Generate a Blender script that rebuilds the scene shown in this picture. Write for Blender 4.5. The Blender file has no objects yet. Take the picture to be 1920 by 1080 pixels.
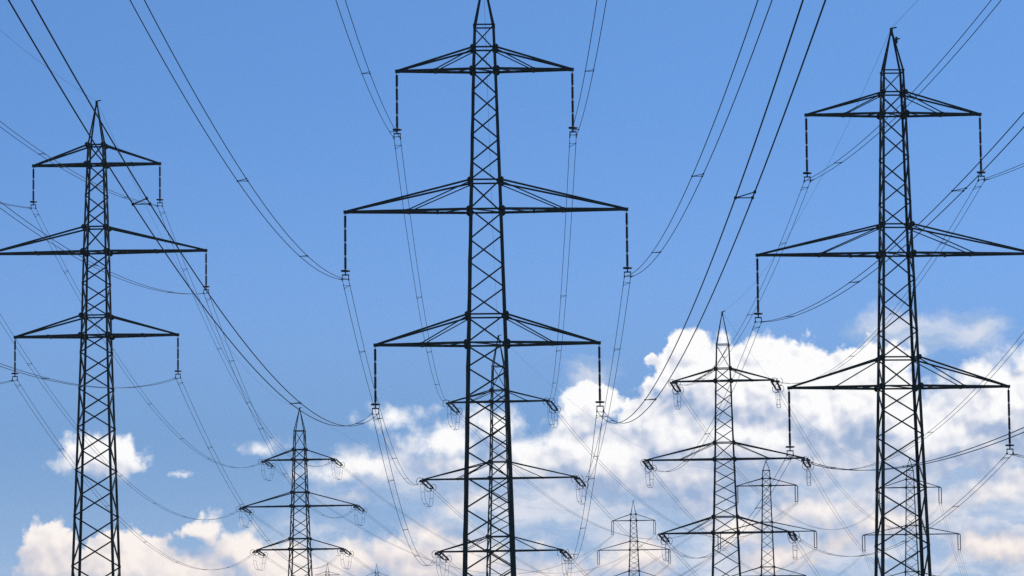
import bpy, math, random
from mathutils import Vector, Matrix
random.seed(7)
S = bpy.context.scene
COL = S.collection
R = math.radians

# ------------------------------------------------------------------ camera
F = 7200.0                       # focal length in photo pixels (1920 wide)
HOR = 1310.0                     # row of the horizon in the photo
CAM_Z = 1.7
PITCH = math.atan((HOR - 540.0) / F)
ROLL = R(0.60)
cd = bpy.data.cameras.new('camera')
cd.sensor_width = 36.0
cd.lens = 36.0 * F / 1920.0
cd.clip_start = 0.5
cd.clip_end = 60000
cam = bpy.data.objects.new('camera', cd)
COL.objects.link(cam)
fw = Vector((0, math.cos(PITCH), math.sin(PITCH)))
up0 = Vector((0, -math.sin(PITCH), math.cos(PITCH)))
rt0 = Vector((1, 0, 0))
rt = rt0 * math.cos(ROLL) - up0 * math.sin(ROLL)
up = up0 * math.cos(ROLL) + rt0 * math.sin(ROLL)
M3 = Matrix((rt, up, -fw)).transposed()
cam.matrix_world = Matrix.Translation((0, 0, CAM_Z)) @ M3.to_4x4()
S.camera = cam


def at(px, py, d):
    """point at ground distance d on the sight line of a photo pixel"""
    v = M3 @ Vector(((px - 960) / F, (540 - py) / F, -1.0))
    v = v * (d / v.y)
    return Vector((v.x, v.y, v.z + CAM_Z))


# ------------------------------------------------------------------ world
SUN_EL, SUN_AZ = R(50), R(64)           # azimuth from +Y towards +X
W = bpy.data.worlds.new('World')
S.world = W
W.use_nodes = True
W.cycles.sampling_method = 'MANUAL'
W.cycles.sample_map_resolution = 512
nt = W.node_tree
nt.nodes.clear()


class G:
    """tiny helper to write node maths"""
    def __init__(s, tree):
        s.t = tree

    def n(s, kind, **kw):
        n = s.t.nodes.new(kind)
        for k, v in kw.items():
            setattr(n, k, v)
        return n

    def put(s, sock, v):
        if hasattr(v, 'is_output'):
            s.t.links.new(v, sock)
        else:
            sock.default_value = v

    def m(s, op, a, b=None, c=None, clamp=False):
        n = s.n('ShaderNodeMath', operation=op, use_clamp=clamp)
        for i, v in enumerate((a, b, c)):
            if v is not None:
                s.put(n.inputs[i], v)
        return n.outputs[0]

    def v(s, op, a, b=None, c=None):
        n = s.n('ShaderNodeVectorMath', operation=op)
        for i, v in enumerate((a, b, c)):
            if v is not None:
                s.put(n.inputs[i], v)
        return n.outputs['Value'] if op in ('LENGTH', 'DOT_PRODUCT') else n.outputs['Vector']

    def ss(s, x, lo, hi, o0=0.0, o1=1.0):
        n = s.n('ShaderNodeMapRange', interpolation_type='SMOOTHSTEP')
        for i, v in enumerate((x, lo, hi, o0, o1)):
            s.put(n.inputs[i], v)
        return n.outputs[0]

    def noise(s, vec, scale, detail=4, rough=.55, out='Fac'):
        n = s.n('ShaderNodeTexNoise', noise_dimensions='2D')
        s.put(n.inputs['Vector'], vec)
        n.inputs['Scale'].default_value = scale
        n.inputs['Detail'].default_value = detail
        n.inputs['Roughness'].default_value = rough
        return n.outputs[out]

    def puff(s, vec, scale, detail=3, rough=.5):
        n = s.n('ShaderNodeTexVoronoi', feature='SMOOTH_F1', voronoi_dimensions='2D')
        s.put(n.inputs['Vector'], vec)
        n.inputs['Scale'].default_value = scale
        n.inputs['Detail'].default_value = detail
        n.inputs['Roughness'].default_value = rough
        n.inputs['Smoothness'].default_value = .45
        n.normalize = True
        return n.outputs['Distance']

    def mix(s, f, a, b):
        n = s.n('ShaderNodeMix', data_type='RGBA')
        s.put(n.inputs[0], f)
        s.put(n.inputs[6], a)
        s.put(n.inputs[7], b)
        return n.outputs[2]


def srgb(r, g, b, k=1.0):
    f = lambda c: (c / 12.92 if c <= .04045 else ((c + .055) / 1.055) ** 2.4)
    return (f(r / 255) * k, f(g / 255) * k, f(b / 255) * k, 1)


def uv(px, py):
    return ((px - 960) / 100.0, (HOR - py) / 100.0)


# cumulus heaps, angular position and radii (hundredths of the focal length / 100)
HEAPS = [
    # great cumulus, right
    (1292, 666, 44, 46), (1282, 720, 68, 60), (1365, 742, 124, 100), (1425, 745, 140, 104), (1520, 780, 140, 110),
    (1600, 770, 110, 100), (1650, 765, 95, 112), (1690, 810, 70, 84), (1400, 830, 300, 120), (1244, 700, 20, 18),
    (1880, 775, 140, 104), (1960, 750, 120, 104), (1790, 830, 150, 85), (1700, 850, 160, 80),
    (1232, 808, 74, 70), (1108, 766, 62, 42), (1085, 840, 110, 56), (1160, 870, 160, 80), (1290, 890, 200, 70),
    # puffs in the middle
    (1000, 872, 140, 58), (925, 800, 70, 42), (835, 832, 105, 40), (735, 782, 75, 28), (690, 868, 100, 32),
    (620, 885, 90, 20), (850, 880, 90, 34), (490, 838, 46, 18), (880, 940, 120, 30), (650, 935, 60, 12),
    # left puff
    (186, 852, 84, 44), (236, 848, 30, 38), (135, 866, 60, 22), (334, 886, 22, 7),
    # low bank, left
    (92, 1048, 66, 66), (225, 1070, 120, 76), (330, 1085, 120, 66), (410, 1090, 100, 60), (376, 988, 44, 28),
    (455, 1040, 66, 56), (530, 1075, 100, 70), (640, 1060, 80, 66), (590, 1085, 90, 70), (765, 1060, 110, 76),
    (795, 1010, 70, 42), (870, 1060, 100, 66), (1195, 1055, 90, 50), (1000, 1085, 110, 50), (1010, 1020, 40, 22),
    # broken lower part, right
    (1520, 965, 130, 34), (1660, 990, 110, 36), (1870, 930, 110, 40), (1850, 1040, 110, 50), (1760, 960, 70, 26),
    (1560, 1030, 80, 36), (1380, 1000, 90, 36), (1300, 950, 80, 30), (1700, 900, 110, 40), (1450, 1060, 110, 40),
]
SHEETS = [  # soft grey veil under and behind the heaps
    (1500, 960, 560, 190), (1230, 945, 360, 130), (960, 950, 300, 80), (1820, 960, 420, 240), (760, 900, 200, 60),
    (1662, 630, 76, 38), (1800, 644, 116, 48), (1745, 660, 90, 40), (560, 990, 120, 30), (300, 1090, 420, 70),
    (1140, 1085, 420, 60), (1100, 720, 60, 50),
]


def blob_field(g, P, blobs):
    out = None
    for (cx, cy, rx, ry) in blobs:
        u, v = uv(cx, cy)
        rx, ry = rx / 100, ry / 100
        q = g.v('MULTIPLY_ADD', P, (1 / rx, 1 / ry, 0), (-u / rx, -v / ry, 0))
        amp = min(rx, ry) ** .5
        b = g.m('MULTIPLY_ADD', g.v('LENGTH', q), -amp, amp)
        out = b if out is None else g.m('SMOOTH_MAX', out, b, .10)
    return out


g = G(nt)
geo = g.n('ShaderNodeTexCoord')
dirv = geo.outputs['Generated']
sp = g.n('ShaderNodeSeparateXYZ')
g.put(sp.inputs[0], dirv)
az = g.m('ARCTAN2', sp.outputs[0], sp.outputs[1])
el = g.m('ARCSINE', sp.outputs[2])
cmb = g.n('ShaderNodeCombineXYZ')
g.put(cmb.inputs[0], g.m('MULTIPLY', az, F / 100))
g.put(cmb.inputs[1], g.m('MULTIPLY', el, F / 100))
P = cmb.outputs[0]
V = g.m('MULTIPLY', el, F / 100)

# clear sky: Nishita, looked up a little above the true elevation (very clean air)
sky = g.n('ShaderNodeTexSky', sky_type='NISHITA')
sky.sun_disc = False
sky.sun_elevation = SUN_EL
sky.sun_rotation = SUN_AZ
sky.altitude = 300
sky.air_density = 1.0
sky.dust_density = 0.3
sky.ozone_density = 2.0
lift = g.v('NORMALIZE', g.v('ADD', g.v('MULTIPLY', dirv, (1, 1, 1.6)), (0, 0, .16)))
g.put(sky.inputs[0], lift)
SKY_STRENGTH = 0.14
clear = g.v('MULTIPLY', sky.outputs[0], (.58, .84, 1.09))
air = lambda *c: tuple(x / SKY_STRENGTH for x in srgb(*c)[:3]) + (1,)
clear = g.mix(g.ss(V, 5.0, 12.0, .30, 0.0), clear, air(150, 178, 222))
clear = g.mix(g.ss(V, 4.4, 8.2, .85, 0.0), clear, air(121, 161, 208))
clear = g.mix(g.ss(V, 1.5, 5.2, .60, 0.0), clear, air(172, 198, 226))

# outline of the heaps: blobs pushed about by two scales of turbulence
w = g.v('SUBTRACT', g.noise(P, 1.3, 2, .6, 'Color'), (.5, .5, .5))
w2 = g.v('SUBTRACT', g.noise(P, 5.0, 2, .6, 'Color'), (.5, .5, .5))
P2 = g.v('MULTIPLY_ADD', w2, (.16, .14, 0), g.v('MULTIPLY_ADD', w, (.42, .36, 0), P))
Pd = g.v('MULTIPLY_ADD', w2, (.10, .10, .0), P)


def detail(p):
    big = g.m('MULTIPLY', g.puff(p, 1.15, 0, .5), -.42)
    return g.m('ADD', big, g.m('MULTIPLY_ADD', g.puff(p, 3.0, 2, .55), -.66, g.m('MULTIPLY', g.noise(p, 2.2, 5, .52), .44)))


body0 = blob_field(g, P2, HEAPS)
body2 = blob_field(g, g.v('ADD', P2, (.16, .50, 0)), HEAPS)
# beyond the photographed part of the sky the same kind of bank carries on
farm = g.ss(g.m('ABSOLUTE', cmb.inputs[0].links[0].from_socket), 10.0, 12.0)
bank = g.m('MULTIPLY_ADD', g.noise(g.v('MULTIPLY', P2, (.20, .45, 0)), 1.0, 3, .5), 2.6, -1.15)
bank = g.m('SUBTRACT', bank, g.m('MULTIPLY', g.m('MAXIMUM', g.m('SUBTRACT', V, 4.0), 0.0), .32))
body = g.m('MAXIMUM', body0, g.m('MULTIPLY_ADD', farm, 20.0, g.m('ADD', bank, -20.0)))
det0 = detail(Pd)


def billow(p):
    # smoother relief of the heaps, for their lighting
    return g.m('ADD', g.m('MULTIPLY', g.puff(p, 1.15, 0, .5), -.62),
               g.m('MULTIPLY_ADD', g.puff(p, 2.7, 1, .5), -.55, g.m('MULTIPLY', g.noise(p, 2.0, 2, .5), .55)))


bl0 = billow(Pd)
bl1 = billow(g.v('ADD', Pd, (.06, .15, 0)))
dd = g.m('ADD', g.m('ADD', body, det0), .21)
d0 = (body, dd)
fine = g.m('MULTIPLY', g.m('SUBTRACT', bl0, bl1), g.ss(V, 3.8, 6.2, .55, 1.1))
broad = g.m('SUBTRACT', body0, body2)
fine = g.m('MULTIPLY_ADD', broad, .26, fine)
K = 1 / SKY_STRENGTH
depth = g.ss(d0[1], 0.0, 1.0)
light = g.m('MULTIPLY_ADD', fine, 1.8, .52)
light = g.m('MULTIPLY_ADD', broad, .50, light)
light = g.m('MULTIPLY_ADD', g.noise(g.v('MULTIPLY', P, (.6, 1.2, 1)), 1.0, 3, .5), .70, g.m('ADD', light, -.33))
# thin rims let the light through; the bank is greyer towards its base
light = g.m('ADD', light, g.ss(d0[1], .05, .55, .12, -.02))
light = g.m('ADD', light, g.ss(V, 3.0, 6.6, -.16, .16))
ramp = g.n('ShaderNodeValToRGB')
g.put(ramp.inputs[0], light)
cr = ramp.color_ramp
cr.elements[0].position = 0.0
cr.elements[0].color = srgb(158, 179, 212)
cr.elements[1].position = 1.0
cr.elements[1].color = srgb(255, 255, 255)
for pos, c in ((.25, (186, 199, 223)), (.50, (216, 221, 234)), (.75, (241, 242, 247))):
    e = cr.elements.new(pos)
    e.color = srgb(*c)
warm = g.ss(V, 2.4, 4.8, 1.0, 0.0)
tint = g.mix(g.m('MULTIPLY', warm, g.ss(light, .1, .6)), (1, 1, 1, 1), (1.0, .915, .855, 1))
cumcol = g.v('MULTIPLY', ramp.outputs[0], tint)

# soft sheet
wv = g.v('SUBTRACT', g.noise(P, .8, 4, .6, 'Color'), (.5, .5, .5))
Ps = g.v('MULTIPLY_ADD', wv, (1.2, .8, 0), P)
sheet = blob_field(g, Ps, SHEETS)
sn = g.noise(g.v('MULTIPLY', Ps, (.60, 1.5, 1)), 1.0, 4, .55)
sheet = g.m('MULTIPLY_ADD', sn, 1.3, g.m('ADD', sheet, -.62))
sha = g.m('MULTIPLY', g.ss(sheet, -.10, .80), .90)
sn2 = g.noise(g.v('MULTIPLY', Ps, (.42, 1.25, 1)), 1.4, 3, .5)
shcol = g.mix(g.ss(sn2, .36, .64), srgb(168, 192, 224), srgb(226, 229, 238))

lp = g.mix(sha, clear, g.v('SCALE', shcol))
nt.nodes[-1]
scl = [n for n in nt.nodes if n.bl_idname == 'ShaderNodeVectorMath' and n.operation == 'SCALE'][-1]
scl.inputs['Scale'].default_value = K
U = cmb.inputs[0].links[0].from_socket
soft = g.ss(g.m('ABSOLUTE', g.m('ADD', U, 2.2)), 2.2, 3.8, .42, 0.0)
soft = g.m('ADD', soft, g.m('MULTIPLY', g.ss(g.m('ABSOLUTE', g.m('SUBTRACT', U, 8.9)), .9, 1.8, .40, 0.0), g.ss(V, 4.6, 5.6)))
soft = g.m('ADD', soft, g.m('MULTIPLY', g.ss(V, 5.0, 3.6, 0.0, .30), g.ss(U, -1.0, .5)))
soft = g.m('ADD', soft, g.m('MULTIPLY', g.ss(V, 3.7, 4.1, 0.0, .20), g.ss(U, -3.6, -5.0)))
edge = g.m('ADD', soft, g.m('MULTIPLY_ADD', g.noise(P, .6, 2, .5), .36, .03))
alpha = g.m('MULTIPLY', g.ss(d0[1], 0.0, edge), g.ss(light, -.4, .3, .72, 1.0))
cs = g.v('SCALE', cumcol)
scl = [n for n in nt.nodes if n.bl_idname == 'ShaderNodeVectorMath' and n.operation == 'SCALE'][-1]
scl.inputs['Scale'].default_value = K
final = g.mix(alpha, lp, cs)
bg = g.n('ShaderNodeBackground')
g.put(bg.inputs[0], final)
bg.inputs[1].default_value = SKY_STRENGTH
wo = g.n('ShaderNodeOutputWorld')
nt.links.new(bg.outputs[0], wo.inputs[0])

# ------------------------------------------------------------------ sun, exposure
sd = bpy.data.lights.new('sun', 'SUN')
sd.energy = 3.2
sd.angle = R(.5)
sd.color = (1.0, .96, .90)
sun = bpy.data.objects.new('sun', sd)
COL.objects.link(sun)
sdir = Vector((math.sin(SUN_AZ) * math.cos(SUN_EL), math.cos(SUN_AZ) * math.cos(SUN_EL), math.sin(SUN_EL)))
sun.rotation_euler = sdir.to_track_quat('Z', 'Y').to_euler()
sun.location = sdir * 200
S.view_settings.view_transform = 'Standard'
S.view_settings.look = 'None'
S.view_settings.exposure = 0
S.view_settings.gamma = 1
S.view_settings.use_curve_mapping = False
S.render.engine = 'CYCLES'
S.cycles.use_denoising = False
S.cycles.max_bounces = 3
S.cycles.use_adaptive_sampling = True
S.cycles.adaptive_threshold = .009
S.cycles.adaptive_min_samples = 10


# ------------------------------------------------------------------ materials
def material(name, col, rough=.5, metal=0.0, var=.25, scale=6.0, bump=0.0):
    m = bpy.data.materials.new(name)
    m.use_nodes = True
    t = m.node_tree
    h = G(t)
    b = t.nodes['Principled BSDF']
    tc = h.n('ShaderNodeTexCoord')
    nz = h.noise3(tc.outputs['Object'], scale, 5, .6)
    c0 = tuple(c * (1 - var) for c in col) + (1,)
    c1 = tuple(min(1, c * (1 + var)) for c in col) + (1,)
    h.put(b.inputs['Base Color'], h.mix(nz, c0, c1))
    b.inputs['Roughness'].default_value = rough
    b.inputs['Metallic'].default_value = metal
    b.inputs['Specular IOR Level'].default_value = .25
    if bump:
        bp = h.n('ShaderNodeBump')
        bp.inputs['Strength'].default_value = bump
        h.put(bp.inputs['Height'], nz)
        h.put(b.inputs['Normal'], bp.outputs[0])
    return m


def noise3(s, vec, scale, detail=4, rough=.55):
    n = s.n('ShaderNodeTexNoise', noise_dimensions='3D')
    s.put(n.inputs['Vector'], vec)
    n.inputs['Scale'].default_value = scale
    n.inputs['Detail'].default_value = detail
    n.inputs['Roughness'].default_value = rough
    return n.outputs['Fac']


G.noise3 = noise3
STEEL = material('weathered green tower paint', (.034, .039, .030), .50, 0, .6, 1.3)
STEEL_FAR = STEEL
GALV = material('galvanised steel', (.50, .51, .52), .5, .2, .2, 3)
PORC = material('brown glazed porcelain', (.016, .012, .014), .62, 0, .3, 4)
FIT = material('dark steel fittings', (.045, .048, .055), .5, .2, .3, 5)
ALU = material('weathered aluminium cable', (.022, .026, .040), .6, 0, .2, 3)
GRASS = material('field grass', (.06, .085, .03), .9, 0, .5, .05)


# ------------------------------------------------------------------ mesh helpers
class MB:
    def __init__(s):
        s.v, s.f = [], []

    def add(s, vs, fs):
        o = len(s.v)
        s.v += [tuple(v) for v in vs]
        s.f += [tuple(i + o for i in f) for f in fs]

    def bar(s, p, q, w, h=None, ref=None):
        p, q = Vector(p), Vector(q)
        h = h or w
        d = (q - p).normalized()
        r = Vector(ref) if ref is not None else Vector((0, 0, 1))
        if abs(d.dot(r)) > .95:
            r = Vector((0, 1, 0))
        a = d.cross(r).normalized()
        b = a.cross(d)
        a, b = a * w / 2, b * h / 2
        vs = [c + i * a + j * b for c in (p, q) for i, j in ((-1, -1), (1, -1), (1, 1), (-1, 1))]
        s.add(vs, [(0, 1, 2, 3), (7, 6, 5, 4), (0, 4, 5, 1), (1, 5, 6, 2), (2, 6, 7, 3), (3, 7, 4, 0)])

    def angle(s, pts, sx, sy, w, t):
        """angle-iron along pts; corner towards (sx, sy), flanges running inwards"""
        prof = [(0, 0), (-w, 0), (-w, -t), (-t, -t), (-t, -w), (0, -w)]
        n = len(prof)
        vs, fs = [], []
        for k, p in enumerate(pts):
            sc = p[1]
            for a, b in prof:
                vs.append((p[0][0] + sx * a * sc, p[0][1] + sy * b * sc, p[0][2]))
        for k in range(len(pts) - 1):
            for i in range(n):
                j = (i + 1) % n
                q = (k * n + i, k * n + j, (k + 1) * n + j, (k + 1) * n + i)
                fs.append(q if sx * sy > 0 else q[::-1])
        fs.append(tuple(range(n))[::-1] if sx * sy > 0 else tuple(range(n)))
        e = tuple(range((len(pts) - 1) * n, len(pts) * n))
        fs.append(e if sx * sy > 0 else e[::-1])
        s.add(vs, fs)

    def tube(s, pts, r, n=6):
        P = [Vector(p) for p in pts]
        vs, fs = [], []
        for k, p in enumerate(P):
            d = (P[min(k + 1, len(P) - 1)] - P[max(k - 1, 0)]).normalized()
            ref = Vector((0, 0, 1)) if abs(d.z) < .9 else Vector((1, 0, 0))
            a = d.cross(ref).normalized()
            b = a.cross(d)
            for i in range(n):
                t = 2 * math.pi * i / n
                vs.append(p + (a * math.cos(t) + b * math.sin(t)) * r)
        for k in range(len(P) - 1):
            for i in range(n):
                j = (i + 1) % n
                fs.append((k * n + i, k * n + j, (k + 1) * n + j, (k + 1) * n + i))
        fs.append(tuple(range(n))[::-1])
        fs.append(tuple(range((len(P) - 1) * n, len(P) * n)))
        s.add(vs, fs)

    def lathe(s, prof, n=10, axis='Z'):
        """prof: list of (along, radius)"""
        vs, fs = [], []
        for z, r in prof:
            for i in range(n):
                t = 2 * math.pi * i / n
                c, d = r * math.cos(t), r * math.sin(t)
                vs.append((c, d, z) if axis == 'Z' else (z, c, d))
        for k in range(len(prof) - 1):
            for i in range(n):
                j = (i + 1) % n
                fs.append((k * n + i, k * n + j, (k + 1) * n + j, (k + 1) * n + i))
        fs.append(tuple(range(n))[::-1])
        fs.append(tuple(range((len(prof) - 1) * n, len(prof) * n)))
        s.add(vs, fs)

    def ring(s, R_, r, axis='Z', z=0, N=20, n=6, squash=1.0, gap=0.0, start=0.0, cx=0.0):
        pts = []
        for k in range(N + (0 if gap == 0 else 1)):
            t = start + (2 * math.pi - gap) * k / N
            a, b = R_ * math.cos(t), R_ * math.sin(t)
            pts.append(Vector((a, b * squash, z)) if axis == 'Z' else Vector((z, a + cx, b)))
        m = len(pts)
        vs, fs = [], []
        for k, p in enumerate(pts):
            d = (pts[(k + 1) % m] - pts[k - 1]) if gap == 0 else (pts[min(k + 1, m - 1)] - pts[max(k - 1, 0)])
            d.normalize()
            ax = Vector((0, 0, 1)) if axis == 'Z' else Vector((1, 0, 0))
            o = d.cross(ax)
            for i in range(n):
                t = 2 * math.pi * i / n
                vs.append(p + (o * math.cos(t) + ax * math.sin(t)) * r)
        for k in range(m if gap == 0 else m - 1):
            for i in range(n):
                j = (i + 1) % n
                k2 = (k + 1) % m
                fs.append((k * n + i, k * n + j, k2 * n + j, k2 * n + i))
        s.add(vs, fs)

    def mesh(s, name, m):
        me = bpy.data.meshes.new(name)
        me.from_pydata(s.v, [], s.f)
        me.materials.append(m)
        return me

    def build(s, name, m, parent=None, smooth=False):
        me = s.mesh(name, m)
        if smooth:
            me.polygons.foreach_set('use_smooth', [True] * len(me.polygons))
        return link(name, me, parent)


def link(name, me, parent=None):
    o = bpy.data.objects.new(name, me)
    COL.objects.link(o)
    if parent is not None:
        o.parent = parent
    return o


def thing(name, label, cat, loc=(0, 0, 0), rz=0.0, group=None):
    o = bpy.data.objects.new(name, None)
    COL.objects.link(o)
    o.location = loc
    o.rotation_euler = (0, 0, rz)
    o.empty_display_size = .5
    o['label'] = label
    o['category'] = cat
    if group:
        o['group'] = group
    return o


def kids(o):
    return [c for c in o.children]


def dup(o, label, mat=None):
    c = o.copy()
    COL.objects.link(c)
    c['label'] = label
    if mat is not None:
        c.matrix_world = mat
    for ch in kids(o):
        d = ch.copy()
        COL.objects.link(d)
        d.parent = c
        for gc in kids(ch):
            e = gc.copy()
            COL.objects.link(e)
            e.parent = d
    return c


# ------------------------------------------------------------------ ground
gm = MB()
NR, NS = 30, 64
vs = [(0, 0, 0)]
for i in range(1, NR):
    r = 20 * (24000 / 20) ** ((i - 1) / (NR - 2))
    for j in range(NS):
        t = 2 * math.pi * j / NS
        vs.append((r * math.cos(t), r * math.sin(t), .25 * math.sin(j * 1.7 + i) * min(1, r / 900) if r > 3000 else 0))
fs = [(0, 1 + j, 1 + (j + 1) % NS) for j in range(NS)]
for i in range(NR - 2):
    for j in range(NS):
        a, b = 1 + i * NS + j, 1 + i * NS + (j + 1) % NS
        fs.append((a, a + NS, b + NS, b))
gm.add(vs, fs)
gr = gm.build('ground', GRASS)
gr['kind'] = 'structure'


# ------------------------------------------------------------------ lattice towers
def interp(tab, z):
    if z <= tab[0][0]:
        (z0, a), (z1, b) = tab[0], tab[1]
    elif z >= tab[-1][0]:
        (z0, a), (z1, b) = tab[-2], tab[-1]
    else:
        for k in range(len(tab) - 1):
            if tab[k][0] <= z <= tab[k + 1][0]:
                (z0, a), (z1, b) = tab[k], tab[k + 1]
                break
    return a + (b - a) * (z - z0) / (z1 - z0)


class Tower:
    pass


def tower(label, d, cx, cy, peak, waist, levels, widths, yaw=0.0, cells=(5, 4), leg=.30, br=.105, secondary=True,
          inner=.49, group='lattice towers', cellk=.62, cross=True):
    """levels: (row of tie, row of chord, half length px) top to bottom; widths: (row, half width px)"""
    T = Tower()
    T.d = d
    s = d / F
    base = at(cx, cy, d)
    T.base = Vector((base.x, d, 0))
    T.yaw = yaw
    Z = lambda row: at(cx, row, d).z
    e = thing('lattice_tower', label, 'pylon', T.base, yaw, group)
    T.e = e
    tab = sorted((Z(r), w * s) for r, w in widths)
    HW = lambda z: interp(tab, z)
    zp = Z(peak)
    zw = Z(waist) if waist else None
    L = [(Z(a), Z(b), l * s) for a, b, l in levels]
    ztop = zw if zw else L[0][0]
    # legs
    zs = [0.0] + sorted(set([l[1] for l in L] + [l[0] for l in L] + [ztop]))
    for sx in (-1, 1):
        for sy in (-1, 1):
            m = MB()
            pts = [((sx * HW(z), sy * HW(z), z), 1.35 - .60 * z / ztop) for z in zs if z <= ztop]
            pts.append(((sx * .07, sy * .07, zp), .5))
            m.angle(pts, sx, sy, leg, leg * .22)
            m.build('leg', STEEL, e)
    # peak cap with the earth-wire clamp
    m = MB()
    m.bar((0, 0, zp - .45), (0, 0, zp + .12), .22)
    m.bar((-.08, 0, zp + .1), (.42, 0, zp + .2), .10)
    m.build('peak_cap', STEEL, e)
    T.peak = T.base + Vector((0, 0, zp + .15))
    corners = [(-1, -1), (1, -1), (1, 1), (-1, 1)]

    def level(z, w):
        h = HW(z)
        for i in range(4):
            a, b = corners[i], corners[(i + 1) % 4]
            m = MB()
            m.bar((a[0] * h, a[1] * h, z), (b[0] * h, b[1] * h, z), w * .7, w)
            m.build('crossbar', STEEL, e)

    def zig(z0, z1, n, t):
        # equal shape cells: height follows the width
        zz = [z0 + (z1 - z0) * k / n for k in range(n + 1)]
        for i in range(4):
            a, b = corners[i], corners[(i + 1) % 4]
            for k in range(n):
                p, q = (a, b) if (k + i) % 2 == 0 else (b, a)
                h0, h1 = HW(zz[k]) - .03, HW(zz[k + 1]) - .03
                m = MB()
                m.bar((p[0] * h0, p[1] * h0, zz[k]), (q[0] * h1, q[1] * h1, zz[k + 1]), t, t)
                m.build('brace', STEEL, e)

    if zw:
        level(zw, br * 1.0)
        zig(L[0][0], zw, 1, br * .8)
    for i, (zt, zc, l) in enumerate(L):
        level(zt, br * 1.15)
        level(zc, br * 1.3)
        zig(zc, zt, 1, br * 1.05)
        if i + 1 < len(L):
            zig(L[i + 1][0], zc, cells[i], br)
    # below the lowest arm: bays grow with the width
    z = L[-1][1]
    cuts = [z]
    while z > 2.5:
        z -= 2 * HW(z) * cellk
        cuts.append(max(z, 0))
    for k in range(len(cuts) - 1):
        za, zb = cuts[k + 1], cuts[k]
        for i in range(4):
            a, b = corners[i], corners[(i + 1) % 4]
            p, q = (a, b) if (k + i) % 2 == 0 else (b, a)
            h0, h1 = HW(za) - .03, HW(zb) - .03
            m = MB()
            m.bar((p[0] * h0, p[1] * h0, za), (q[0] * h1, q[1] * h1, zb), br * 1.05)
            m.build('brace', STEEL, e)
    # gussets, one shared mesh
    gw = br * 2.1
    m = MB()
    oct_ = [(gw * .5, gw), (-gw * .5, gw), (-gw, gw * .5), (-gw, -gw * .5), (-gw * .5, -gw), (gw * .5, -gw), (gw, -gw * .5), (gw, gw * .5)]
    for ax in (0, 1):
        vs = []
        for t in (-.025, .025):
            for a, b in oct_:
                vs.append((a, t, b) if ax == 0 else (t, a, b))
        m.add(vs, [tuple(range(8)), tuple(range(15, 7, -1))] + [(i, i + 8, (i + 1) % 8 + 8, (i + 1) % 8) for i in range(8)])
    gme = m.mesh('gusset_plate', STEEL)
    for zt, zc, l in L:
        for z, k in ((zt, 1.0), (zc, 1.12)):
            h = HW(z) - .02
            for cx_, cy_ in corners:
                o = link('gusset_plate', gme, e)
                o.location = (cx_ * h, cy_ * h, z)
                o.scale = (k, k, k)
    # crossarms
    T.tips = []
    for i, (zt, zc, l) in enumerate(L):
        hc, ht = HW(zc), HW(zt)
        for sx in (-1, 1):
            ca = MB()
            tip = (sx * l, 0, zc + .02)
            for sy in (-1, 1):
                ca.bar((sx * hc, sy * hc, zc), (sx * l, sy * .09, zc), br * 1.5, br * 1.7)
            ca.bar((sx * (l - .25), 0, zc), (sx * (l + .12), 0, zc), .30, br * 2.2)
            arm = ca.build('crossarm', STEEL, e)
            for sy in (-1, 1):
                m = MB()
                m.bar((sx * ht, sy * ht, zt), (sx * (l - .1), sy * .1, zc + .05), br * 1.1, br * 1.25)
                m.build('tie', STEEL, arm)
            xm = hc + (l - hc) * inner
            ym = hc + (.09 - hc) * inner
            m = MB()
            m.bar((sx * xm, -ym - .12, zc), (sx * xm, ym + .12, zc), br * 1.9, br * 2.2)
            m.build('strut', STEEL, arm)
            # plan lacing between the chords
            m = MB()
            q = [(hc, hc), (hc + (xm - hc) * .5, None), (xm, None), (xm + (l - xm) * .5, None)]
            xs = [hc, hc + (xm - hc) * .5, xm, xm + (l - xm) * .5]
            yy = [hc + (.09 - hc) * (x - hc) / (l - hc) for x in xs]
            for k in range(3):
                sg = 1 if k % 2 else -1
                m.bar((sx * xs[k], sg * yy[k], zc), (sx * xs[k + 1], -sg * yy[k + 1], zc), br * .6)
            m.build('lacing', STEEL, arm)
            if secondary:
                for sy in (-1, 1):
                    m = MB()
                    m.bar((sx * ht, sy * ht, zt - .12), (sx * xm, sy * ym, zc + .06), br * .75)
                    m.build('inner_tie', STEEL, arm)
            if i == 1 and leg >= .2 and secondary and d < 400:
                xq = hc + (l - hc) * .255
                yq = hc + (.09 - hc) * .255
                m = MB()
                m.bar((sx * xq, -yq, zc), (sx * xq, yq, zc), .14)
                m.bar((sx * xq, -yq, zc - .02), (sx * xq, -yq, zc - .34), .16, .2)
                m.build('bracket', STEEL, arm)
            M = Matrix.Rotation(yaw, 3, 'Z')
            T.tips.append((i, sx, T.base + M @ Vector((sx * l, 0, zc - br))))
        # plan diagonal inside the body
        m = MB()
        m.bar((-hc, -hc, zc + .02), (hc, hc, zc + .02), br * .8)
        m.build('plan_brace', STEEL, e)
    return T


TIER = ['top', 'middle', 'lowest']
SIDE = {-1: 'left', 1: 'right'}


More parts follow.
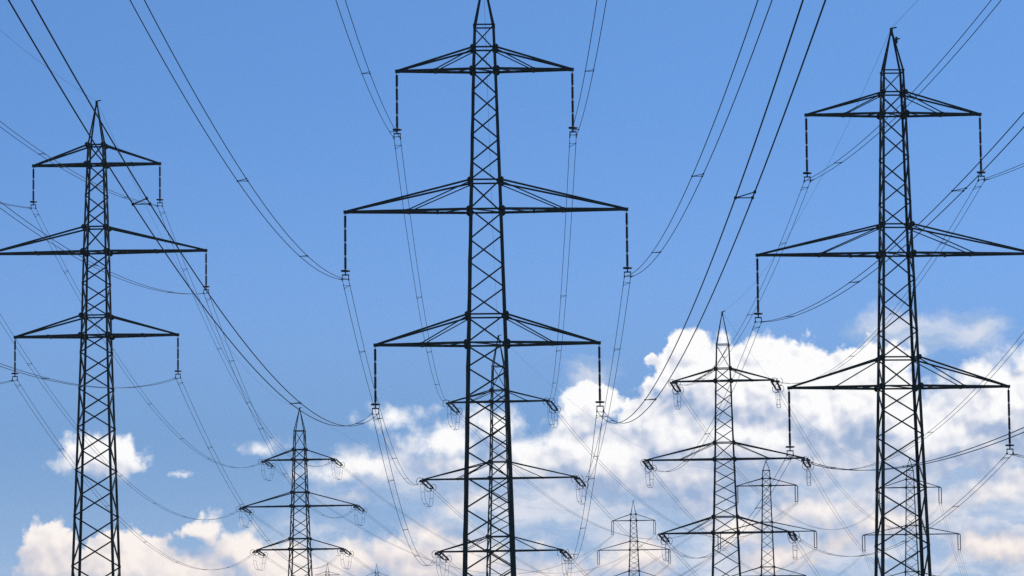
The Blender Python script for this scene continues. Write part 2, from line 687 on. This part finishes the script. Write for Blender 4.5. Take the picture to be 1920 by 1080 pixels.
# ------------------------------------------------------------------ insulators
def suspension_proto(length, label, loc, rods=4, sc=1.0):
    e = thing('suspension_insulator', label, 'insulator', loc, 0, 'hanging insulators')
    m = MB()
    m.bar((0, 0, .02), (0, 0, -.20 * sc), .06 * sc)
    m.ring(.10 * sc, .03 * sc, 'X', 0, 10, 4)
    m.build('hook', GALV, e)
    top, bot = -.18 * sc, -length
    rl = (top - bot) / rods
    j = .16 * sc
    prof = []
    nsh = 9
    for k in range(nsh):
        z0 = -(rl - j) * k / nsh
        z1 = -(rl - j) * (k + .55) / nsh
        prof += [(z0, .080 * sc), (z1, .108 * sc), (z1 - .01, .080 * sc)]
    prof.append((-(rl - j), .080 * sc))
    m = MB()
    m.lathe(prof, 10)
    rme = m.mesh('insulator_rod', PORC)
    m = MB()
    m.lathe([(0, .055 * sc), (-.03, .075 * sc), (-j + .03, .075 * sc), (-j, .055 * sc)], 8)
    jme = m.mesh('cap_joint', GALV)
    for k in range(rods):
        o = link('insulator_rod', rme, e)
        o.location = (0, 0, top - k * rl)
        o = link('cap_joint', jme, e)
        o.location = (0, 0, top - k * rl - (rl - j))
    m = MB()
    m.ring(.29 * sc, .065 * sc, 'Z', bot + .02, 20, 6)
    m.bar((-.31 * sc, 0, bot + .02), (.31 * sc, 0, bot + .02), .05 * sc)
    m.bar((0, -.31 * sc, bot + .02), (0, .31 * sc, bot + .02), .05 * sc)
    m.build('corona_ring', FIT, e)
    m = MB()
    hw = .235
    m.bar((0, 0, bot), (0, 0, bot - .26 * sc), .09 * sc)
    m.bar((-hw - .03, 0, bot - .28 * sc), (hw + .03, 0, bot - .28 * sc), .08 * sc, .09 * sc)
    m.build('yoke', FIT, e)
    zc = bot - .62 * sc
    m = MB()
    m.bar((0, 0, .34 * sc), (0, 0, .04), .06 * sc)
    m.bar((0, -.22, -.0), (0, .22, -.0), .085 * sc, .13 * sc)
    cme = m.mesh('cable_clamp', FIT)
    for s_ in (-1, 1):
        o = link('cable_clamp', cme, e)
        o.location = (s_ * hw, 0, zc)
    return e, zc


def twin_proto(length, label, loc):
    """double hanging string of the far towers"""
    e = thing('suspension_insulator', label, 'insulator', loc, 0, 'double hanging insulators of the far towers')
    m = MB()
    m.bar((-.36, 0, -.05), (.36, 0, -.05), .10)
    m.build('hook', FIT, e)
    m = MB()
    prof = [(-.1, .05)]
    for k in range(8):
        z0 = -.2 - (length - .4) * k / 8
        prof += [(z0, .085), (z0 - (length - .4) / 16, .115), (z0 - (length - .4) / 16 - .01, .085)]
    prof += [(-length + .1, .05)]
    m.lathe(prof, 8)
    rme = m.mesh('insulator_rod', PORC)
    for s_ in (-1, 1):
        o = link('insulator_rod', rme, e)
        o.location = (s_ * .27, 0, 0)
    m = MB()
    m.bar((-.40, 0, -length + .05), (.40, 0, -length + .05), .12, .14)
    m.build('yoke', FIT, e)
    m = MB()
    m.bar((0, 0, .3), (0, 0, 0), .06)
    m.bar((0, -.2, 0), (0, .2, 0), .09, .14)
    cme = m.mesh('cable_clamp', FIT)
    for s_ in (-1, 1):
        o = link('cable_clamp', cme, e)
        o.location = (s_ * .235, 0, -length - .3)
    return e, -length - .3


TL = 6.0      # length of a tension string


def tension_proto(label):
    """two strings side by side along local +X, hung from the origin"""
    e = thing('tension_insulator', label, 'insulator', (0, 0, 0), 0, 'tension insulators')
    m = MB()
    m.bar((0, -.34, 0), (0, .34, 0), .14, .12)
    m.bar((0, 0, .1), (.18, 0, 0), .10)
    m.build('yoke', FIT, e)
    prof = [(.08, .05)]
    n = 14
    for k in range(n):
        z0 = .3 + (TL - 1.3) * k / n
        prof += [(z0, .085), (z0 + .14, .13), (z0 + .15, .085)]
    prof += [(TL - .9, .06), (TL - .5, .05)]
    m = MB()
    m.lathe(prof, 9, 'X')
    sme = m.mesh('insulator_string', PORC)
    m = MB()
    m.ring(.50, .036, 'X', 0, 18, 6, gap=.8, start=.4)
    m.bar((0, 0, .50), (0, 0, .05), .05)
    rme = m.mesh('corona_ring', FIT)
    for s_ in (-1, 1):
        o = link('insulator_string', sme, e)
        o.location = (0, s_ * .33, 0)
        o = link('corona_ring', rme, e)
        o.location = (TL - .85, s_ * .34, 0)
        o.rotation_euler = (R(90) * s_, 0, R(25) * s_)
    m = MB()
    m.bar((TL - .5, -.36, 0), (TL - .5, .36, 0), .12, .14)
    for s_ in (-1, 1):
        m.bar((TL - .5, s_ * .235, 0), (TL, s_ * .235, 0), .09, .1)
    m.build('end_yoke', FIT, e)
    return e


def aim(p, d):
    x = d.normalized()
    y = Vector((0, 0, 1)).cross(x).normalized()
    z = x.cross(y)
    return Matrix.Translation(p) @ Matrix((x, y, z)).transposed().to_4x4()


# ------------------------------------------------------------------ cables
CR = .0205


def span(A, B, s, n):
    return [A.lerp(B, t) - Vector((0, 0, s * 4 * t * (1 - t))) for t in (k / n for k in range(n + 1))]


def bundle(label, A, B, s, group, n=48, step=46.0, phase=.5, r=CR, sep=.235, detail=True, t0=0.0):
    """twin bundle with spacers; one thing"""
    e = thing('power_cable', label, 'power cable', A, 0, group)
    d = (B - A)
    d.z = 0
    Ln = d.length
    side = Vector((d.y, -d.x, 0)).normalized() * sep
    C = [p - A for p in span(A, B, s, n)]
    for q in (-1, 1):
        m = MB()
        m.tube([c + side * q for c in C], r, 6)
        m.build('conductor', ALU, e, True)
    if not detail:
        return e
    k = int(Ln / step)
    f = lambda t: A.lerp(B, t) - Vector((0, 0, s * 4 * t * (1 - t))) - A
    ts = [2.2 / Ln] if phase >= 0 else []
    ts += [(j + abs(phase)) * step / Ln for j in range(k)]
    for t in ts:
        if not .004 < t < .996:
            continue
        a, b, c2 = f(t) - side, f(t) + side, f(min(t + 1.0 / Ln, 1)) - side
        m = MB()
        m.bar(a, b, .026)
        m.bar(b, c2, .026)
        dd = (c2 - a).normalized() * .09
        for p in (a, b, c2):
            m.bar(p - dd, p + dd, .066)
        m.build('spacer', FIT, e)
    return e


def wire(label, A, B, s, group='earth wires', r=.010, n=40):
    m = MB()
    m.tube([p - A for p in span(A, B, s, n)], r, 5)
    o = m.build('earth_wire', ALU, None, True)
    o.location = A
    o['label'] = label
    o['category'] = 'earth wire'
    o['group'] = group
    return o


# ------------------------------------------------------------------ the towers
GN, GM_, GF = 'tall near towers', 'second row of towers', 'far towers'
CEN = tower('tall central lattice pylon, peak cut off by the top edge', 281, 911, 395, -38, 49,
            [(91, 132, 166.5), (340, 395, 266), (592, 645, 211)],
            [(49, 20), (132, 23), (395, 31), (645, 38), (1070, 49.5)], 0.0, (5, 4), .25, .105, True, group=GN)
LEF = tower('tall lattice pylon at far left, whose peak tapers straight from its top crossarm', 370, 181, 473, 192, None,
            [(273, 309, 120.5), (427, 473, 208), (593, 630, 154.5)],
            [(273, 15.5), (309, 17), (473, 22.5), (630, 26), (1070, 40)], R(-3.0), (4, 4), .21, .125, False, group=GN)
RIG = tower('tall lattice pylon at far right with a small bracket near its pointed peak', 294, 1680, 477, 56, 134,
            [(175, 215, 165.5), (423, 477, 263), (672, 726, 207.5)],
            [(134, 20), (215, 23), (477, 29.5), (726, 36.5), (1060, 46.5)], R(2.6), (5, 4), .21, .10, True, group=GN)
YT = R(-4.3)
C2 = tower('lattice pylon seen through the legs of the tall central one', 520, 937, 897, 631, 687,
           [(732, 753, 94), (866, 897, 145), (1006, 1033, 117)],
           [(687, 12), (753, 14.5), (897, 18), (1033, 23), (1075, 24.5)], R(-6.5), (5, 5), .19, .115, True, group=GM_)
R2 = tower('lattice pylon standing in front of the big white cloud', 517, 1358.5, 861, 586, 646,
           [(691, 714, 95), (830, 861, 149), (969, 999, 121)],
           [(646, 12.5), (714, 15), (861, 19), (999, 24), (1075, 27)], YT, (5, 5), .21, .115, True, group=GM_)
L2 = tower('smaller lattice pylon between the left pylon and the central one', 675, 562.5, 949, 766, 808,
           [(843, 862, 66), (923, 949, 108), (1010, 1030, 82)],
           [(808, 10), (862, 12), (949, 15), (1030, 18), (1075, 20)], R(-6), (3, 3), .21, .13, False, group=GM_)
C3 = tower('faint lattice pylon overlapping the lower crossarms of the pylon before the white cloud', 836, 1438.5, 997, 864, 882,
           [(897, 910.5, 56), (979, 997, 90), (1063, 1080, 70)],
           [(882, 7), (911, 8), (997, 10.5), (1080, 13)], R(-6), (5, 4), .19, .11, False, group=GF)
R3 = tower('far lattice pylon seen through the legs of the tall right one', 836, 1708.5, 1002, 860, 882,
           [(898.5, 914, 55.5), (985.5, 1002, 89), (1072, 1088, 70)],
           [(882, 7), (914, 8), (1002, 10.5), (1080, 13)], R(-4), (5, 4), .18, .10, False, group=GF)
L3 = tower('small far lattice pylon in the gap right of the central tall one', 1150, 1188.5, 1031, 938.5, None,
           [(964, 976, 39.5), (1015, 1031, 66.5), (1070.5, 1085, 52)],
           [(964, 5), (976, 6), (1031, 8), (1085, 10.5)], R(-5), (4, 4), .2, .12, False, group=GF)
T1 = tower('tiny distant pylon tip with a crossarm, under the lowest arm of the smaller left pylon', 2000, 614, 1078, 1056, None,
           [(1072, 1078, 23), (1101, 1109, 36), (1131, 1139, 29)],
           [(1072, 3), (1078, 3.3), (1109, 4.2), (1139, 5.2)], 0, (3, 3), .26, .13, False, group=GF)
T2 = tower('tiny distant pylon tip between the smaller left pylon and the central one', 2000, 706.5, 1081, 1058, None,
           [(1073, 1081, 23), (1104, 1112, 36), (1134, 1142, 29)],
           [(1073, 3), (1081, 3.3), (1112, 4.2), (1142, 5.2)], 0, (3, 3), .26, .13, False, group=GF)

WHO = {CEN: 'tall central pylon', LEF: 'tall left pylon', RIG: 'tall right pylon', C2: 'pylon behind the central one',
       R2: 'pylon before the white cloud', L2: 'smaller left pylon', C3: 'faint pylon beside the white-cloud one',
       R3: 'faint pylon behind the right one', L3: 'small faint pylon right of centre'}
m = MB()
zb = at(1680, 76, 294).z
m.bar((.36, -.2, zb - .25), (.36, -.2, zb + .25), .16, .2)
m.bar((.20, -.2, zb + .05), (.62, -.2, zb + .12), .10)
m.build('bracket', STEEL, RIG.e)


def hang(T, proto_len, rods=4, sc=1.0, twin=False):
    T.clamps = {}
    proto = None
    for i, sx, p in T.tips:
        if twin:
            lab = f'double insulator on {SIDE[sx]} tip of {TIER[i]} crossarm, {WHO[T]}'
        else:
            lab = f'dark rod insulator hanging from {SIDE[sx]} tip of {TIER[i]} crossarm, {WHO[T]}'
        if proto is None:
            proto, zc = (twin_proto(proto_len, lab, p) if twin else suspension_proto(proto_len, lab, p, rods, sc))
            proto.rotation_euler = (0, 0, T.yaw)
        else:
            dup(proto, lab).location = p
        T.clamps[(i, sx)] = p + Vector((0, 0, zc))


hang(CEN, 4.28)
hang(LEF, 3.42, 3)
hang(RIG, 4.45)
hang(C3, 3.5, twin=True)
hang(R3, 3.4, twin=True)
hang(L3, 4.0, twin=True)

NEXT = {C2: C3, R2: R3, L2: L3}
SAG3 = {C2: 12.0, R2: 11.0, L2: 15.0}
SAGF = {CEN: 5.2, RIG: 5.0, LEF: 9.0}
tproto = None
for A, B in ((CEN, C2), (RIG, R2), (LEF, L2)):
    N = NEXT[B]
    B.near, B.far = {}, {}
    for i, sx, p in B.tips:
        a, b = A.clamps[(i, sx)], N.clamps[(i, sx)]
        for tgt, sg, key, word in ((a, SAGF[A], 'near', 'facing viewer'), (b, SAG3[B], 'far', 'pointing away')):
            dv = tgt - p
            h = Vector((dv.x, dv.y, 0))
            slope = dv.z / h.length - 4 * sg / h.length
            u = (h.normalized() + Vector((0, 0, slope))).normalized()
            lab = f'insulator pair {word} at {SIDE[sx]} tip of {TIER[i]} crossarm, {WHO[B]}'
            M = aim(p + Vector((0, 0, .0)) + h.normalized() * .12, u)
            if tproto is None:
                tproto = tension_proto(lab)
                tproto.matrix_world = M
            else:
                dup(tproto, lab, M)
            getattr(B, key)[(i, sx)] = p + h.normalized() * .12 + u * TL
        # jumper loop
        q0, q1 = B.near[(i, sx)], B.far[(i, sx)]
        lab = f'slack jumper loop under {SIDE[sx]} tip of {TIER[i]} crossarm, {WHO[B]}'
        e = thing('jumper_loop', lab, 'jumper cable', q0, 0, 'jumper loops')
        dd = q1 - q0
        sd_ = Vector((dd.y, -dd.x, 0)).normalized() * .235
        dip = 2.7
        prof = [(0, 0), (.02, .25), (.05, .5), (.09, .75), (.19, .92), (.34, 1.0), (.5, 1.03), (.66, 1.0), (.81, .92), (.89, .75), (.94, .5), (.98, .25), (1, 0)]
        for s_ in (-1, 1):
            m = MB()
            m.tube([dd * t - Vector((0, 0, dip * k)) + sd_ * s_ for t, k in prof], .022, 5)
            m.build('conductor', ALU, e, True)
        for t, k in ((.05, .5), (.3, 1.0), (.7, 1.0), (.95, .5)):
            m = MB()
            c = dd * t - Vector((0, 0, dip * k))
            m.bar(c - sd_ * 1.1, c + sd_ * 1.1, .05)
            m.build('spacer', FIT, e)

# near spans: come from the row of towers standing level with the viewer, out of the picture
NEAR = {CEN: (7.8, 300, 46.0), LEF: (11.2, 390, 60.0), RIG: (7.6, 314, 50.0)}
for T in (CEN, LEF, RIG):
    sg, Ln, st = NEAR[T]
    for i, sx, p in T.tips:
        if (T is LEF and (i, sx) == (1, -1)) or (T is RIG and (i, sx) == (1, 1)):
            continue
        a = T.clamps[(i, sx)]
        b = a + Vector((0, -Ln, 0))
        if T is CEN and i == 2:
            b = a + Vector((0, -287, 0))
        bundle(f'twin cable sagging towards the viewer from {SIDE[sx]} {TIER[i]} insulator of {WHO[T]}', a, b, sg,
               'near cable spans', 90, *((((50, .2), (51, .1), (74, .39))[i]) if T is CEN else (st, .55 + .1 * i)))
for A, B in ((CEN, C2), (RIG, R2), (LEF, L2)):
    for i, sx, p in A.tips:
        bundle(f'twin cable running back from {SIDE[sx]} {TIER[i]} insulator of {WHO[A]}', A.clamps[(i, sx)], B.near[(i, sx)],
               SAGF[A], 'cable spans to the second row', 48, 42, phase=.6 + .12 * i)
    N = NEXT[B]
    for i, sx, p in B.tips:
        bundle(f'thin cable running away from {SIDE[sx]} {TIER[i]} arm of {WHO[B]}', B.far[(i, sx)], N.clamps[(i, sx)],
               SAG3[B], 'cable spans to the far row', 48, 60, detail=False)

# far ends: lines that run on behind the far row
for T, tgt, sg in ((L3, T2, 22.0), (C3, T1, 30.0)):
    for (i, sx, p), (_, _, q) in zip(T.tips, tgt.tips):
        bundle(f'faint cable leaving {SIDE[sx]} {TIER[i]} insulator of {WHO[T]}', T.clamps[(i, sx)], q - Vector((0, 0, 4)),
               sg, 'faint far cable spans', 40, 80, detail=False)
for i, sx, p in R3.tips:
    a = R3.clamps[(i, sx)]
    bundle(f'faint cable leaving {SIDE[sx]} {TIER[i]} insulator of {WHO[R3]}', a, a + Vector((70, 420, -22)), 12.0,
           'faint far cable spans', 40, 80, detail=False)

wire('thin earth wire from the peak of the tall left pylon up past the left edge', LEF.peak, LEF.peak + Vector((0, -390, 0)), 9.0)
wire('thin earth wire from the peak of the tall right pylon up past the top edge', RIG.peak, RIG.peak + Vector((0, -314, 0)), 6.0)
wire('thin earth wire between tall left pylon and smaller left pylon', LEF.peak, L2.peak, 6.5)
wire('thin earth wire between tall right pylon and pylon before the white cloud', RIG.peak, R2.peak, 3.6)
wire('thin earth wire between tall central pylon and pylon behind it', CEN.peak, C2.peak, 3.6)
wire('thin earth wire from smaller left pylon towards small far pylon', L2.peak, L3.peak, 9.0)
wire('thin earth wire from pylon behind the central one to the far row', C2.peak, C3.peak, 8.0)
wire('thin earth wire from pylon before the white cloud to the far right pylon', R2.peak, R3.peak, 8.0)

# ------------------------------------------------------------------ thin air haze
hz = bpy.data.materials.new('air')
hz.use_nodes = True
ht = hz.node_tree
ht.nodes.clear()
pv = ht.nodes.new('ShaderNodeVolumePrincipled')
pv.inputs['Color'].default_value = (.80, .88, 1.0, 1)
pv.inputs['Density'].default_value = .000035
pv.inputs['Anisotropy'].default_value = .3
ho = ht.nodes.new('ShaderNodeOutputMaterial')
ht.links.new(pv.outputs[0], ho.inputs['Volume'])
m = MB()
x, y0, y1, z0, z1 = 25000, -25000, 25000, -1.5, 75
m.add([(-x, y0, z0), (x, y0, z0), (x, y1, z0), (-x, y1, z0), (-x, y0, z1), (x, y0, z1), (x, y1, z1), (-x, y1, z1)],
      [(3, 2, 1, 0), (4, 5, 6, 7), (0, 1, 5, 4), (1, 2, 6, 5), (2, 3, 7, 6), (3, 0, 4, 7)])
hb = m.build('haze', hz)
hb['kind'] = 'stuff'
